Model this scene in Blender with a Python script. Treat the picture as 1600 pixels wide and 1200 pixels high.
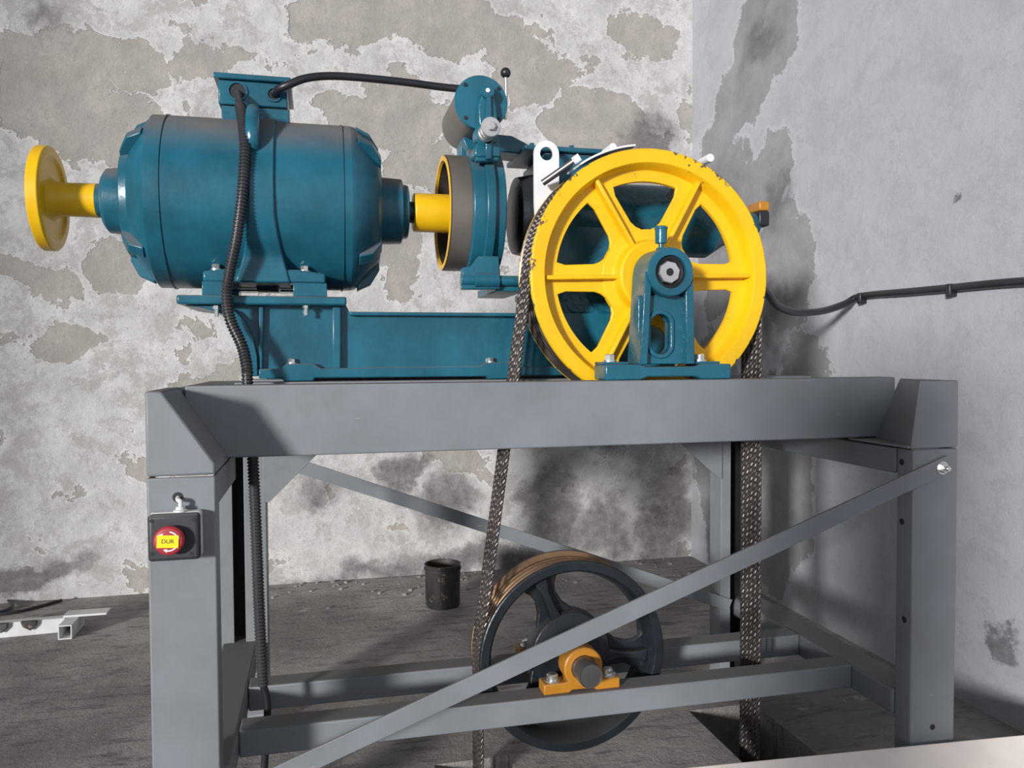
import bpy, math, random
from mathutils import Vector, Matrix
random.seed(7)
for o in list(bpy.data.objects): bpy.data.objects.remove(o)
S = bpy.context.scene
col = S.collection
R = math.radians

# ------------------------------------------------------------ camera
H = 1.38; FPX = 1250.0
TH = math.atan(300 / 1250); PH = R(1.9); RO = R(.29)
fw = Vector((math.sin(TH) * math.cos(PH), math.cos(TH) * math.cos(PH), -math.sin(PH)))
rt = Vector((math.cos(TH), -math.sin(TH), 0)); up = rt.cross(fw)
r2 = rt * math.cos(RO) - up * math.sin(RO); u2 = r2.cross(fw)
CAM = Vector((0, 0, H))
cd = bpy.data.cameras.new('camera'); cam = bpy.data.objects.new('camera', cd); col.objects.link(cam)
cd.sensor_width = 36; cd.lens = FPX / 1600 * 36; cd.clip_start = .05
m = Matrix((r2, u2, -fw)).transposed().to_4x4(); m.translation = CAM; cam.matrix_world = m
S.camera = cam

# ------------------------------------------------------------ world, light, exposure
W = bpy.data.worlds.new('world'); S.world = W; W.use_nodes = True
bg = W.node_tree.nodes['Background']; bg.inputs[0].default_value = (.86, .92, 1, 1); bg.inputs[1].default_value = .46
sl = bpy.data.lights.new('low_daylight', 'SUN'); sl.energy = 2.9; sl.angle = R(6.5); sl.color = (1, .975, .95)
so_ = bpy.data.objects.new('low_daylight', sl); col.objects.link(so_); so_.location = (-5, -5, 2.5)
AZ, EL = R(41), R(8)                                            # through the open front of the room, from behind the camera's left shoulder
so_.rotation_euler = Vector((math.sin(AZ) * math.cos(EL), math.cos(AZ) * math.cos(EL), -math.sin(EL))).to_track_quat('-Z', 'Z').to_euler()
S.view_settings.view_transform = 'Standard'; S.view_settings.look = 'None'
S.view_settings.gamma = 1; S.view_settings.use_curve_mapping = False
S.view_settings.exposure = .5

# ------------------------------------------------------------ pixels to places (each with the plane it stands in)
def ray(x, y): return fw + r2 * ((x - 800) / FPX) - u2 * ((y - 600) / FPX)
def at(x, y, Y): d = ray(x, y); return CAM + d * (Y / d.y)
def onX(x, y, X): d = ray(x, y); return CAM + d * (X / d.x)
def onZ(x, y, Z): d = ray(x, y); return CAM + d * ((Z - H) / d.z)
def px2(pts, Y): return [(p.x, p.z) for p in (at(x, y, Y) for x, y in pts)]

# ------------------------------------------------------------ mesh builder
class G:
    def __init__(s): s.v = []; s.f = []
    def add(s, vs, fs):
        b = len(s.v); s.v += [tuple(v) for v in vs]; s.f += [tuple(i + b for i in f) for f in fs]; return s
    def box(s, x0, x1, y0, y1, z0, z1):
        return s.add([(x, y, z) for x in (x0, x1) for y in (y0, y1) for z in (z0, z1)],
                     [(0, 1, 3, 2), (4, 6, 7, 5), (0, 4, 5, 1), (2, 3, 7, 6), (0, 2, 6, 4), (1, 5, 7, 3)])
    def prism(s, poly, y0, y1, ax='Y'):
        a = 0
        for i in range(len(poly)):
            p, q = poly[i], poly[(i + 1) % len(poly)]; a += p[0] * q[1] - q[0] * p[1]
        if a < 0: poly = poly[::-1]
        n = len(poly)
        def pt(p, c):
            if ax == 'Y': return (p[0], c, p[1])
            if ax == 'X': return (c, p[0], p[1])
            return (p[0], p[1], c)
        vs = [pt(p, y0) for p in poly] + [pt(p, y1) for p in poly]
        return s.add(vs, [tuple(range(n)), tuple(range(2 * n - 1, n - 1, -1))] + [(i, i + n, (i + 1) % n + n, (i + 1) % n) for i in range(n)])
    def loft(s, loops, caps=True, closed=False):
        n = len(loops[0]); vs = [p for l in loops for p in l]; fs = []
        k = len(loops)
        for j in range(k if closed else k - 1):
            a = j * n; b = ((j + 1) % k) * n
            for i in range(n): fs.append((a + i, a + (i + 1) % n, b + (i + 1) % n, b + i))
        if caps and not closed: fs += [tuple(range(n - 1, -1, -1)), tuple(range((k - 1) * n, k * n))]
        return s.add(vs, fs)
    def lathe(s, prof, axis, c, n=48, closed=False, caps=True, ph=0):
        c1, c2 = c; loops = []
        for a, r in prof:
            L = []
            for i in range(n):
                t = ph + 2 * math.pi * i / n; p, q = r * math.cos(t), r * math.sin(t)
                L.append((a, c1 + p, c2 + q) if axis == 'X' else (c1 + p, a, c2 + q) if axis == 'Y' else (c1 + p, c2 + q, a))
            loops.append(L)
        return s.loft(loops, caps, closed)
    def arcX(s, x0, x1, cy, cz, ra, rb, t0, t1, n=24):          # curved bar hugging a cylinder along X, facing the camera side
        L = []
        for i in range(n + 1):
            t = R(t0 + (t1 - t0) * i / n); c, q = math.cos(t), math.sin(t)
            L.append([(x0, cy - ra * c, cz + ra * q), (x1, cy - ra * c, cz + ra * q), (x1, cy - rb * c, cz + rb * q), (x0, cy - rb * c, cz + rb * q)])
        return s.loft(L)
    def arcY(s, cx, cz, y0, y1, ra, rb, t0, t1, n=32):
        L = []
        for i in range(n + 1):
            t = R(t0 + (t1 - t0) * i / n); c, q = math.cos(t), math.sin(t)
            L.append([(cx + ra * c, y0, cz + ra * q), (cx + ra * c, y1, cz + ra * q), (cx + rb * c, y1, cz + rb * q), (cx + rb * c, y0, cz + rb * q)])
        return s.loft(L)
    def plate_hole(s, rect, hole, y0, y1, n=48):                # rect (x0,x1,z0,z1), hole = list of (x,z) from holeloop
        x0, x1, z0, z1 = rect
        cx = sum(p[0] for p in hole) / len(hole); cz = sum(p[1] for p in hole) / len(hole); out = []
        for p in hole:
            dx, dz = p[0] - cx, p[1] - cz; k = 1e9
            if dx > 1e-9: k = min(k, (x1 - cx) / dx)
            if dx < -1e-9: k = min(k, (x0 - cx) / dx)
            if dz > 1e-9: k = min(k, (z1 - cz) / dz)
            if dz < -1e-9: k = min(k, (z0 - cz) / dz)
            out.append((cx + dx * k, cz + dz * k))
        L = [[(p[0], y0, p[1]) for p in out], [(p[0], y0, p[1]) for p in hole], [(p[0], y1, p[1]) for p in hole], [(p[0], y1, p[1]) for p in out]]
        return s.loft(L, closed=True)
    def tube(s, path, rad, n=10, lobes=0, twist=0.0, depth=0.0, caps=True, ph=0.0):
        P = [Vector(p) for p in path]; k = len(P); T = []
        for i in range(k): T.append((P[min(i + 1, k - 1)] - P[max(i - 1, 0)]).normalized())
        a = Vector((0, 1, 0)) if abs(T[0].y) < .9 else Vector((1, 0, 0))
        N = (a - T[0] * a.dot(T[0])).normalized(); L = []; dist = 0
        for i in range(k):
            if i: N = (N - T[i] * N.dot(T[i])).normalized(); dist += (P[i] - P[i - 1]).length
            B = T[i].cross(N); rr = rad[i] if isinstance(rad, (list, tuple)) else rad; ring = []
            for j in range(n):
                t = 2 * math.pi * j / n; q = rr * (1 + depth * math.cos(lobes * t)) if lobes else rr
                w = t + twist * dist + ph; ring.append(P[i] + N * (q * math.cos(w)) + B * (q * math.sin(w)))
            L.append(ring)
        return s.loft(L, caps)

def holeloop(cx, cz, rx, rz, n=48, stretch=0):                  # ellipse, or vertical stadium when stretch > 0
    return [(cx + rx * math.cos(2 * math.pi * i / n), cz + rz * math.sin(2 * math.pi * i / n) + (stretch if math.sin(2 * math.pi * i / n) > 0 else -stretch)) for i in range(n)]
def spline(pts, step=.01):                                      # Catmull-Rom, resampled evenly
    P = [Vector(p) for p in pts]; P = [P[0] * 2 - P[1]] + P + [P[-1] * 2 - P[-2]]; raw = []
    for i in range(1, len(P) - 2):
        for k in range(24):
            t = k / 24; a, b, c, d = P[i - 1:i + 3]
            raw.append(.5 * ((2 * b) + (c - a) * t + (2 * a - 5 * b + 4 * c - d) * t * t + (3 * b - a - 3 * c + d) * t ** 3))
    raw.append(P[-2]); out = [raw[0]]; acc = 0
    for i in range(1, len(raw)):
        seg = raw[i] - raw[i - 1]; L = seg.length
        if L < 1e-9: continue
        pos = step - acc
        while pos <= L: out.append(raw[i - 1] + seg * (pos / L)); pos += step
        acc = L - (pos - step)
    out.append(raw[-1]); return out

def link(name, g, mat, parent=None, bevel=0, smooth=True, seg=2):
    me = bpy.data.meshes.new(name); off = parent_world(parent)
    me.from_pydata([(v[0] - off.x, v[1] - off.y, v[2] - off.z) for v in g.v], [], g.f); me.validate(); me.update()
    import bmesh
    b = bmesh.new(); b.from_mesh(me); bmesh.ops.recalc_face_normals(b, faces=b.faces); b.to_mesh(me); b.free()
    if smooth:
        for p in me.polygons: p.use_smooth = True
        me.set_sharp_from_angle(angle=R(32))
    me.materials.append(mat)
    o = bpy.data.objects.new(name, me); col.objects.link(o)
    if parent: o.parent = parent
    if bevel:
        md = o.modifiers.new('bevel', 'BEVEL'); md.width = bevel; md.segments = seg; md.limit_method = 'ANGLE'; md.angle_limit = R(35); md.harden_normals = False
    return o
def parent_world(p):
    v = Vector((0, 0, 0))
    while p: v += p.location; p = p.parent
    return v
def thing(name, label, cat, loc, group=None):
    o = bpy.data.objects.new(name, None); col.objects.link(o); o.location = loc; o.empty_display_size = .1
    o['label'] = label; o['category'] = cat
    if group: o['group'] = group
    return o
def tag(o, label, cat, group=None):
    o['label'] = label; o['category'] = cat
    if group: o['group'] = group
    return o
def struct(o): o['kind'] = 'structure'; return o

# ------------------------------------------------------------ materials
class N:
    def __init__(s, name):
        s.m = bpy.data.materials.new(name); s.m.use_nodes = True; s.t = s.m.node_tree; s.b = s.t.nodes['Principled BSDF']
    def n(s, kind, **kw):
        x = s.t.nodes.new(kind)
        for k, v in kw.items():
            if k.startswith('i_'):
                key = k[2:]; x.inputs[int(key) if key.isdigit() else key.replace('_', ' ')].default_value = v
            else: setattr(x, k, v)
        return x
    def l(s, a, b): s.t.links.new(a, b)
    def math(s, op, a, b=None, clamp=False):
        x = s.n('ShaderNodeMath', operation=op); x.use_clamp = clamp
        for i, q in enumerate((a, b)):
            if q is None: continue
            if isinstance(q, (int, float)): x.inputs[i].default_value = q
            else: s.l(q, x.inputs[i])
        return x.outputs[0]
    def mix(s, fac, a, b, blend='MIX'):
        x = s.n('ShaderNodeMix', data_type='RGBA', blend_type=blend)
        for i, q in ((0, fac), (6, a), (7, b)):
            if isinstance(q, (int, float)): x.inputs[i].default_value = q
            elif isinstance(q, tuple): x.inputs[i].default_value = q if len(q) == 4 else q + (1,)
            else: s.l(q, x.inputs[i])
        return x.outputs[2]
    def noise(s, scale, detail=4, rough=.55, vec=None, dist=0):
        x = s.n('ShaderNodeTexNoise'); x.inputs['Scale'].default_value = scale; x.inputs['Detail'].default_value = detail
        x.inputs['Roughness'].default_value = rough; x.inputs['Distortion'].default_value = dist
        if vec: s.l(vec, x.inputs['Vector'])
        return x
    def ramp(s, v, lo, hi, smooth=True):
        x = s.n('ShaderNodeMapRange'); x.interpolation_type = 'SMOOTHSTEP' if smooth else 'LINEAR'
        s.l(v, x.inputs[0]); x.inputs[1].default_value = lo; x.inputs[2].default_value = hi; return x.outputs[0]
    def wpos(s): return s.n('ShaderNodeNewGeometry').outputs['Position']

def paint(name, c, rough=.35, dust=0.0, dustc=(.20, .17, .15), var=.18, bump=.15, metal=0.0, wear=None, wear_amt=.62, bscale=60, coat=0.0):
    q = N(name); p = q.wpos(); b = q.b
    n1 = q.noise(5, 4, .6, p); n2 = q.noise(bscale, 3, .6, p)
    dark = tuple(x * (1 - var) for x in c); lite = tuple(min(1, x * (1 + var)) for x in c)
    colr = q.mix(q.ramp(n1.outputs[0], .3, .7), dark, lite)
    if wear:
        n3 = q.noise(26, 6, .7, p); w = q.ramp(n3.outputs[0], wear_amt, wear_amt + .03); colr = q.mix(w, colr, wear)
    rg = rough
    if dust:
        geo = q.n('ShaderNodeNewGeometry'); sx = q.n('ShaderNodeSeparateXYZ'); q.l(geo.outputs['Normal'], sx.inputs[0])
        n4 = q.noise(9, 5, .6, p)
        d = q.math('MULTIPLY', q.ramp(sx.outputs[2], .35, .95), q.math('ADD', .55, n4.outputs[0]), True)
        d = q.math('MULTIPLY', d, dust, True)
        colr = q.mix(d, colr, dustc)
        rg = q.math('ADD', q.math('MULTIPLY', d, .5), rough, True)
    q.l(colr, b.inputs['Base Color'])
    if isinstance(rg, float): b.inputs['Roughness'].default_value = rg
    else: q.l(rg, b.inputs['Roughness'])
    b.inputs['Metallic'].default_value = metal; b.inputs['Coat Weight'].default_value = coat; b.inputs['Coat Roughness'].default_value = .15
    if bump:
        bp = q.n('ShaderNodeBump'); bp.inputs['Strength'].default_value = bump; bp.inputs['Distance'].default_value = .004
        q.l(n2.outputs[0], bp.inputs['Height']); q.l(bp.outputs[0], b.inputs['Normal'])
    return q.m

TEAL = (.012, .108, .165)
M = {}
M['teal'] = paint('teal_enamel', TEAL, .3, dust=.9, dustc=(.17, .155, .15), var=.22, bump=.22, bscale=45)
M['teal_gloss'] = paint('teal_enamel_gloss', TEAL, .22, dust=.35, dustc=(.15, .15, .15), var=.2, bump=.35, bscale=55)
M['teal_cast'] = paint('teal_rough_casting', TEAL, .25, dust=.3, dustc=(.15, .15, .15), var=.25, bump=.9, bscale=38)
M['yellow'] = paint('yellow_enamel', (.86, .50, .006), .35, dust=.15, dustc=(.45, .3, .08), var=.07, bump=.12, wear=(.16, .10, .06), wear_amt=.685)
M['grey'] = paint('grey_primer', (.192, .212, .232), .48, dust=.75, dustc=(.16, .145, .135), var=.08, bump=.06, wear=(.33, .33, .33), wear_amt=.73)
def scratched(m_):
    t = m_.node_tree; b = t.nodes['Principled BSDF']; q = N.__new__(N); q.m, q.t, q.b = m_, t, b
    src = b.inputs['Base Color'].links[0].from_socket
    mp = q.n('ShaderNodeMapping'); q.l(q.wpos(), mp.inputs[0]); mp.inputs['Scale'].default_value = (7, 7, 60); a = q.noise(1, 4, .6, mp.outputs[0]); k = q.noise(2.2, 2, .5, q.wpos())
    mk = q.math('ADD', a.outputs[0], q.math('MULTIPLY', k.outputs[0], .3))
    c = q.mix(q.math('MULTIPLY', q.ramp(mk, .875, .90), .6), src, (.50, .48, .42))
    st_ = q.noise(3.5, 5, .6, q.wpos()); c = q.mix(q.math('MULTIPLY', q.ramp(st_.outputs[0], .58, .74), .4), c, (.14, .13, .125))
    q.l(c, b.inputs['Base Color'])
scratched(M['grey'])
M['slot'] = paint('dark_metal_and_hole_shade', (.012, .013, .016), .6, var=.3)  # near-black for dark parts, and for the shade inside holes and channels
M['groove'] = paint('worn_groove_steel', (.12, .10, .09), .38, metal=.7, var=.35, bump=.08)
M['drum'] = paint('brake_drum_steel', (.20, .175, .155), .42, metal=.45, var=.12, bump=.05, dust=.3)
M['steel'] = paint('bright_zinc', (.75, .75, .74), .25, metal=.85, var=.1, bump=.05)
M['steeld'] = paint('dull_steel', (.22, .215, .21), .35, metal=.8, var=.2, bump=.05)
M['white'] = paint('white_enamel', (.80, .81, .82), .35, var=.04, bump=.05)
M['zinc'] = paint('pale_zinc', (.45, .45, .46), .4, metal=.3, var=.1, bump=.05)
M['black'] = paint('black_rubber', (.018, .019, .024), .38, var=.2, bump=.05)
M['conduit'] = paint('black_corrugated_plastic', (.030, .030, .036), .36, var=.2, bump=0, dust=.25)
M['rope'] = paint('greased_wire_rope', (.11, .095, .088), .4, metal=.7, var=.35, bump=0)
M['castdark'] = paint('black_green_enamel', (.012, .017, .022), .33, var=.3, bump=.3, dust=.35, dustc=(.07, .06, .055))
M['drumshade'] = paint('drum_interior_shade', (.05, .042, .038), .6, var=.3, bump=.2)  # dark brown stands in for the shade inside the yellow drum
M['castgroove'] = paint('rusty_groove_steel', (.20, .12, .065), .4, metal=.6, var=.4, bump=.1)
M['orange'] = paint('orange_enamel', (.47, .20, .018), .42, var=.12, bump=.15, dust=.3, dustc=(.2, .13, .08))
M['box'] = paint('dark_grey_plastic', (.035, .036, .042), .5, var=.2, bump=.05, dust=.5, dustc=(.2, .19, .18))
M['red'] = paint('red_plastic', (.38, .03, .042), .45, var=.1, bump=.03)
M['sticker'] = paint('yellow_sticker', (.95, .72, .01), .5, var=.02, bump=0)
M['ink'] = paint('black_ink', (.02, .02, .02), .6, var=0, bump=0)
M['can'] = paint('sooty_metal', (.035, .032, .03), .55, var=.6, bump=.5, bscale=30, wear=(.16, .12, .09), wear_amt=.6)
M['whitesteel'] = paint('chalky_white_paint', (.62, .62, .62), .55, var=.1, bump=.1, wear=(.25, .2, .17), wear_amt=.66)
M['ply'] = paint('pale_board', (.86, .78, .72), .6, var=.07, bump=.08, bscale=20, wear=(.70, .58, .50), wear_amt=.68)

def wall_mat(name, axis, white, taupe, dark, tblobs, dblobs, tn, dn, mott=1.0):
    q = N(name); p = q.wpos(); b = q.b
    sep = q.n('ShaderNodeSeparateXYZ'); q.l(p, sep.inputs[0])
    cmb = q.n('ShaderNodeCombineXYZ'); q.l(sep.outputs[0 if axis == 'X' else 1], cmb.inputs[0]); q.l(sep.outputs[2], cmb.inputs[1])
    uv = cmb.outputs[0]
    nz = q.noise(1.7, 8, .66, uv); v1 = q.n('ShaderNodeVectorMath', operation='SUBTRACT'); q.l(nz.outputs['Color'], v1.inputs[0]); v1.inputs[1].default_value = (.5, .5, .5)
    v2 = q.n('ShaderNodeVectorMath', operation='SCALE'); q.l(v1.outputs[0], v2.inputs[0]); v2.inputs['Scale'].default_value = .8
    wv = q.n('ShaderNodeVectorMath', operation='ADD'); q.l(uv, wv.inputs[0]); q.l(v2.outputs[0], wv.inputs[1]); wuv = wv.outputs[0]
    def blobs(lst):
        cur = None
        for (x, z, rx, rz, k) in lst:
            s1 = q.n('ShaderNodeVectorMath', operation='SUBTRACT'); q.l(wuv, s1.inputs[0]); s1.inputs[1].default_value = (x, z, 0)
            s2 = q.n('ShaderNodeVectorMath', operation='MULTIPLY'); q.l(s1.outputs[0], s2.inputs[0]); s2.inputs[1].default_value = (1 / rx, 1 / rz, 0)
            s3 = q.n('ShaderNodeVectorMath', operation='LENGTH'); q.l(s2.outputs[0], s3.inputs[0])
            val = q.math('MULTIPLY', q.math('SUBTRACT', 1, s3.outputs['Value']), k)
            cur = val if cur is None else q.math('MAXIMUM', cur, val)
        return cur
    big = q.noise(2.3, 7, .62, uv, .3)
    tm = q.math('MAXIMUM', q.math('MULTIPLY', q.math('SUBTRACT', big.outputs[0], tn), 5), blobs(tblobs))
    tmask = q.ramp(tm, -.015, .035)
    fine = q.noise(14, 8, .7, uv); mid = q.noise(4.5, 6, .65, uv)
    flake = q.ramp(fine.outputs[0], .60, .64)
    c_w = q.mix(q.ramp(mid.outputs[0], .3, .72), tuple(x * (1 - .2 * mott) for x in white), tuple(min(1, x * (1 + .06 * mott)) for x in white))
    c_t = q.mix(q.ramp(mid.outputs[0], .3, .7), tuple(x * .84 for x in taupe), tuple(x * 1.12 for x in taupe))
    c = q.mix(tmask, c_w, c_t)
    c = q.mix(q.math('MULTIPLY', flake, .4 * mott), c, taupe)
    sm = q.noise(5.2, 11, .78, wuv); sm2 = q.noise(22, 8, .75, uv)
    c = q.mix(q.math('MULTIPLY', q.ramp(sm.outputs[0], .47, .58), .6 * mott), c, tuple((x + y * .45) * .5 for x, y in zip(taupe, white)))
    c = q.mix(q.math('MULTIPLY', q.math('MULTIPLY', q.ramp(sm2.outputs[0], .56, .63), q.ramp(mid.outputs[0], .45, .6)), .5 * mott), c, tuple(x * .62 for x in taupe))
    # second peeling layer: bright lime edges between the coats
    edge = q.math('SUBTRACT', q.ramp(tm, -.16, -.02), q.ramp(tm, -.02, .03), True)
    c = q.mix(q.math('MULTIPLY', edge, .45), c, tuple(min(1, x * 1.2) for x in white))
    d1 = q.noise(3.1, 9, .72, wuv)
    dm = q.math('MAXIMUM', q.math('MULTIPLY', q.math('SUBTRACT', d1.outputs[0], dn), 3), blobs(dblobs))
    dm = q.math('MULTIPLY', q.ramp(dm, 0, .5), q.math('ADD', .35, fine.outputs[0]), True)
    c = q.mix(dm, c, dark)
    specks = q.noise(55, 4, .6, uv); c = q.mix(q.math('MULTIPLY', q.ramp(specks.outputs[0], .69, .73), .4 * mott), c, dark)
    q.l(c, b.inputs['Base Color']); b.inputs['Roughness'].default_value = .92
    h = q.math('ADD', q.math('MULTIPLY', tmask, -1.1), q.math('ADD', q.math('MULTIPLY', fine.outputs[0], .8), q.math('MULTIPLY', mid.outputs[0], 1.2)))
    bp = q.n('ShaderNodeBump'); bp.inputs['Strength'].default_value = .5 * mott + .05; bp.inputs['Distance'].default_value = .02
    q.l(h, bp.inputs['Height']); q.l(bp.outputs[0], b.inputs['Normal'])
    return q.m

YW = 5.05; XW = 2.48
KB = at(700, 300, YW).x - at(699, 300, YW).x
def bb(l):                                                      # blob on the back wall: pixel centre and size
    out = []
    for (x, y, rx, ry, k) in l: p = at(x, y, YW); out.append((p.x, p.z, rx * KB, ry * KB, k))
    return out
def rb(l):
    out = []
    for (x, y, rx, ry, k) in l:
        p = onX(x, y, XW); a = onX(x + rx, y, XW); z = onX(x, y - ry, XW); out.append((p.y, p.z, abs(a.y - p.y), abs(z.z - p.z), k))
    return out
TAUPE = (.36, .335, .31); WHITE = (.565, .56, .555)
M['wall_back'] = wall_mat('peeling_plaster_back', 'X', WHITE, TAUPE, (.14, .13, .13),
    bb([(60, 90, 110, 35, 1), (110, 160, 110, 45, 1), (150, 215, 80, 40, 1), (560, 35, 125, 50, 1), (700, 35, 70, 65, 1), (600, 175, 110, 38, 1), (800, 60, 60, 40, 1),
        (840, 110, 60, 40, 1), (930, 190, 90, 45, 1), (1010, 60, 60, 30, 1), (660, 250, 60, 40, 1), (215, 95, 45, 30, 1), (330, 90, 60, 22, 1), (40, 430, 70, 25, 1), (100, 520, 50, 25, 1),
        (330, 585, 60, 22, 1), (190, 400, 50, 30, 1), (620, 400, 40, 60, 1), (700, 720, 60, 30, 1), (1000, 250, 60, 60, 1)]),
    bb([(625, 745, 38, 55, 1), (860, 790, 70, 80, 1), (1045, 800, 70, 120, .9), (700, 790, 60, 60, .7), (500, 770, 70, 40, .5), (940, 820, 90, 70, .8), (60, 880, 120, 30, .9), (20, 890, 90, 28, 1), (950, 700, 90, 30, .5), (1020, 210, 60, 50, .7), (560, 900, 200, 30, .5), (80, 30, 50, 40, .5),  # stains, with the post's and motor's cast shadows painted in
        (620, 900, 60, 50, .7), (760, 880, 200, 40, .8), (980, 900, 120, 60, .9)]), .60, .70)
M['wall_right'] = wall_mat('peeling_plaster_right', 'Y', (.43, .435, .48), (.29, .285, .295), (.13, .13, .14),
    rb([(1195, 50, 60, 75, 1), (1160, 120, 50, 60, 1), (1120, 330, 50, 170, 1), (1200, 280, 45, 70, 1), (1225, 420, 50, 90, 1), (1215, 760, 55, 190, 1), (1120, 700, 40, 200, 1), (1250, 560, 40, 50, 1)]),  # bare patches, and gearbox shadow painted near the corner
    rb([(1125, 330, 60, 120, .6), (1215, 330, 40, 60, .6), (1200, 500, 60, 60, .7), (1190, 60, 40, 50, .5), (1230, 600, 60, 60, .6), (1565, 1020, 30, 25, .8), (1120, 840, 40, 90, .8), (1490, 300, 12, 16, .8)]), .74, .80, .35)  # stains, plus painted shadow of the gearbox and wheel

def floor_mat():
    q = N('dirty_concrete'); p = q.wpos(); b = q.b
    a = q.noise(1.3, 8, .65, p, .4); c2 = q.noise(7, 8, .7, p); f = q.noise(40, 6, .7, p)
    mp = q.n('ShaderNodeMapping'); q.l(p, mp.inputs[0]); mp.inputs['Scale'].default_value = (2, 9, 1); st = q.noise(2.5, 7, .7, mp.outputs[0])
    c = q.mix(q.ramp(a.outputs[0], .32, .68), (.21, .195, .185), (.42, .40, .38))
    c = q.mix(q.math('MULTIPLY', q.ramp(st.outputs[0], .50, .64), .7), c, (.11, .10, .10))
    c = q.mix(q.math('MULTIPLY', q.ramp(c2.outputs[0], .60, .67), .6), c, (.50, .48, .47))
    q.l(c, b.inputs['Base Color']); b.inputs['Roughness'].default_value = .85
    h = q.math('ADD', q.math('MULTIPLY', c2.outputs[0], 1.4), f.outputs[0])
    bp = q.n('ShaderNodeBump'); bp.inputs['Strength'].default_value = .7; bp.inputs['Distance'].default_value = .02
    q.l(h, bp.inputs['Height']); q.l(bp.outputs[0], b.inputs['Normal'])
    return q.m
M['floor'] = floor_mat()
M['plain'] = paint('whitewash', (.55, .54, .53), .9, var=.08, bump=.2, bscale=8)

# ------------------------------------------------------------ room
XL, YF, ZC = -9.0, -3.2, 6.0
holes = [(1.38, 1.66, 2.22, 2.83), (.36, .62, 2.34, 2.66)]
xs = sorted({XL, XW, *[h[0] for h in holes], *[h[1] for h in holes]}); ys = sorted({YF, YW, *[h[2] for h in holes], *[h[3] for h in holes]})
g = G(); TF = .22
def solid(i, j):
    if not (0 <= i < len(xs) - 1 and 0 <= j < len(ys) - 1): return False
    cx, cy = (xs[i] + xs[i + 1]) / 2, (ys[j] + ys[j + 1]) / 2
    return not any(h[0] < cx < h[1] and h[2] < cy < h[3] for h in holes)
for i in range(len(xs) - 1):
    for j in range(len(ys) - 1):
        if not solid(i, j): continue
        x0, x1, y0, y1 = xs[i], xs[i + 1], ys[j], ys[j + 1]
        g.add([(x0, y0, 0), (x1, y0, 0), (x1, y1, 0), (x0, y1, 0)], [(0, 1, 2, 3)])
        g.add([(x0, y0, -TF), (x1, y0, -TF), (x1, y1, -TF), (x0, y1, -TF)], [(3, 2, 1, 0)])
        for (di, dj, a, c) in ((-1, 0, (x0, y0), (x0, y1)), (1, 0, (x1, y0), (x1, y1)), (0, -1, (x0, y0), (x1, y0)), (0, 1, (x0, y1), (x1, y1))):
            if not solid(i + di, j + dj): g.add([(a[0], a[1], 0), (c[0], c[1], 0), (c[0], c[1], -TF), (a[0], a[1], -TF)], [(0, 1, 2, 3)])
fl = struct(link('floor', g, M['floor'], smooth=False))
g = G().box(.2, 1.9, 2.1, 2.95, -1.3, -1.2); g.box(.2, .25, 2.1, 2.95, -1.2, -TF); g.box(1.85, 1.9, 2.1, 2.95, -1.2, -TF); g.box(.25, 1.85, 2.1, 2.15, -1.2, -TF); g.box(.25, 1.85, 2.9, 2.95, -1.2, -TF)
link('rope_pit', g, M['floor'], fl, smooth=False)
struct(link('wall_back', G().box(XL, XW + .2, YW, YW + .2, 0, ZC), M['wall_back'], smooth=False))
struct(link('wall_right', G().box(XW, XW + .2, YF, YW, 0, ZC), M['wall_right'], smooth=False))
struct(link('wall_left', G().box(XL - .2, XL, YF, YW + .2, 0, ZC), M['plain'], smooth=False))
struct(link('ceiling', G().box(XL - .2, XW + .2, YF, YW + .2, ZC, ZC + .15), M['plain'], smooth=False))

# added wall stub, out of view, that throws shade on the frame's right end
struct(link('added_shade_wall', G().box(-1.58, -.86, -1.20, -1.05, 0, 2.03), M['plain'], smooth=False))

# ------------------------------------------------------------ steel stand
Y0, YB = 2.065, 2.30; ZT, ZJ = 1.303, 1.097
XA, XB = -.409, 1.905
st = thing('machine_stand', 'tall grey painted steel frame carrying the blue hoisting machine', 'steel frame', (.75, 2.6, 0))
def chan(x0, x1, yf, depth, z0, z1, t=.009):                    # upright channel, web to the front
    return G().prism([(x0, yf), (x1, yf), (x1, yf + depth), (x1 - t, yf + depth), (x1 - t, yf + t), (x0 + t, yf + t), (x0 + t, yf + depth), (x0, yf + depth)], z0, z1, 'Z')
XLi, XRi = -.252, 1.745
hole = at(278, 777, Y0)
link('post', chan(XA, XLi, Y0, .07, 0, ZJ - .003), M['grey'], st, .006)
link('post', chan(XRi, XB, Y0, .07, 0, ZJ - .003), M['grey'], st, .006)
def lipped(x0, x1, lipa, lipb, y0, y1, t=.008):
    return G().prism([(lipa, y0), (lipa, y0 + t), (x0 + t, y0 + t), (x0 + t, y1 - t), (x1 - t, y1 - t), (x1 - t, y0 + t), (lipb, y0 + t), (lipb, y0), (x1, y0), (x1, y1), (x0, y1), (x0, y0)], 0, ZJ - .003, 'Z')
YR = 3.07
link('post', lipped(-.365, -.2, -.318, -.278, YR, YR + .1), M['grey'], st, .002)
link('post', lipped(1.645, 1.81, 1.69, 1.745, YR, YR + .1), M['grey'], st, .002)
for a, b in ((-.35, -.21), (1.66, 1.80)): link('post_shade_strip', G().box(a, b, YR + .07, YR + .085, .02, ZJ - .02), M['slot'], st)  # dark strips put in for the shade inside the open posts
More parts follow.
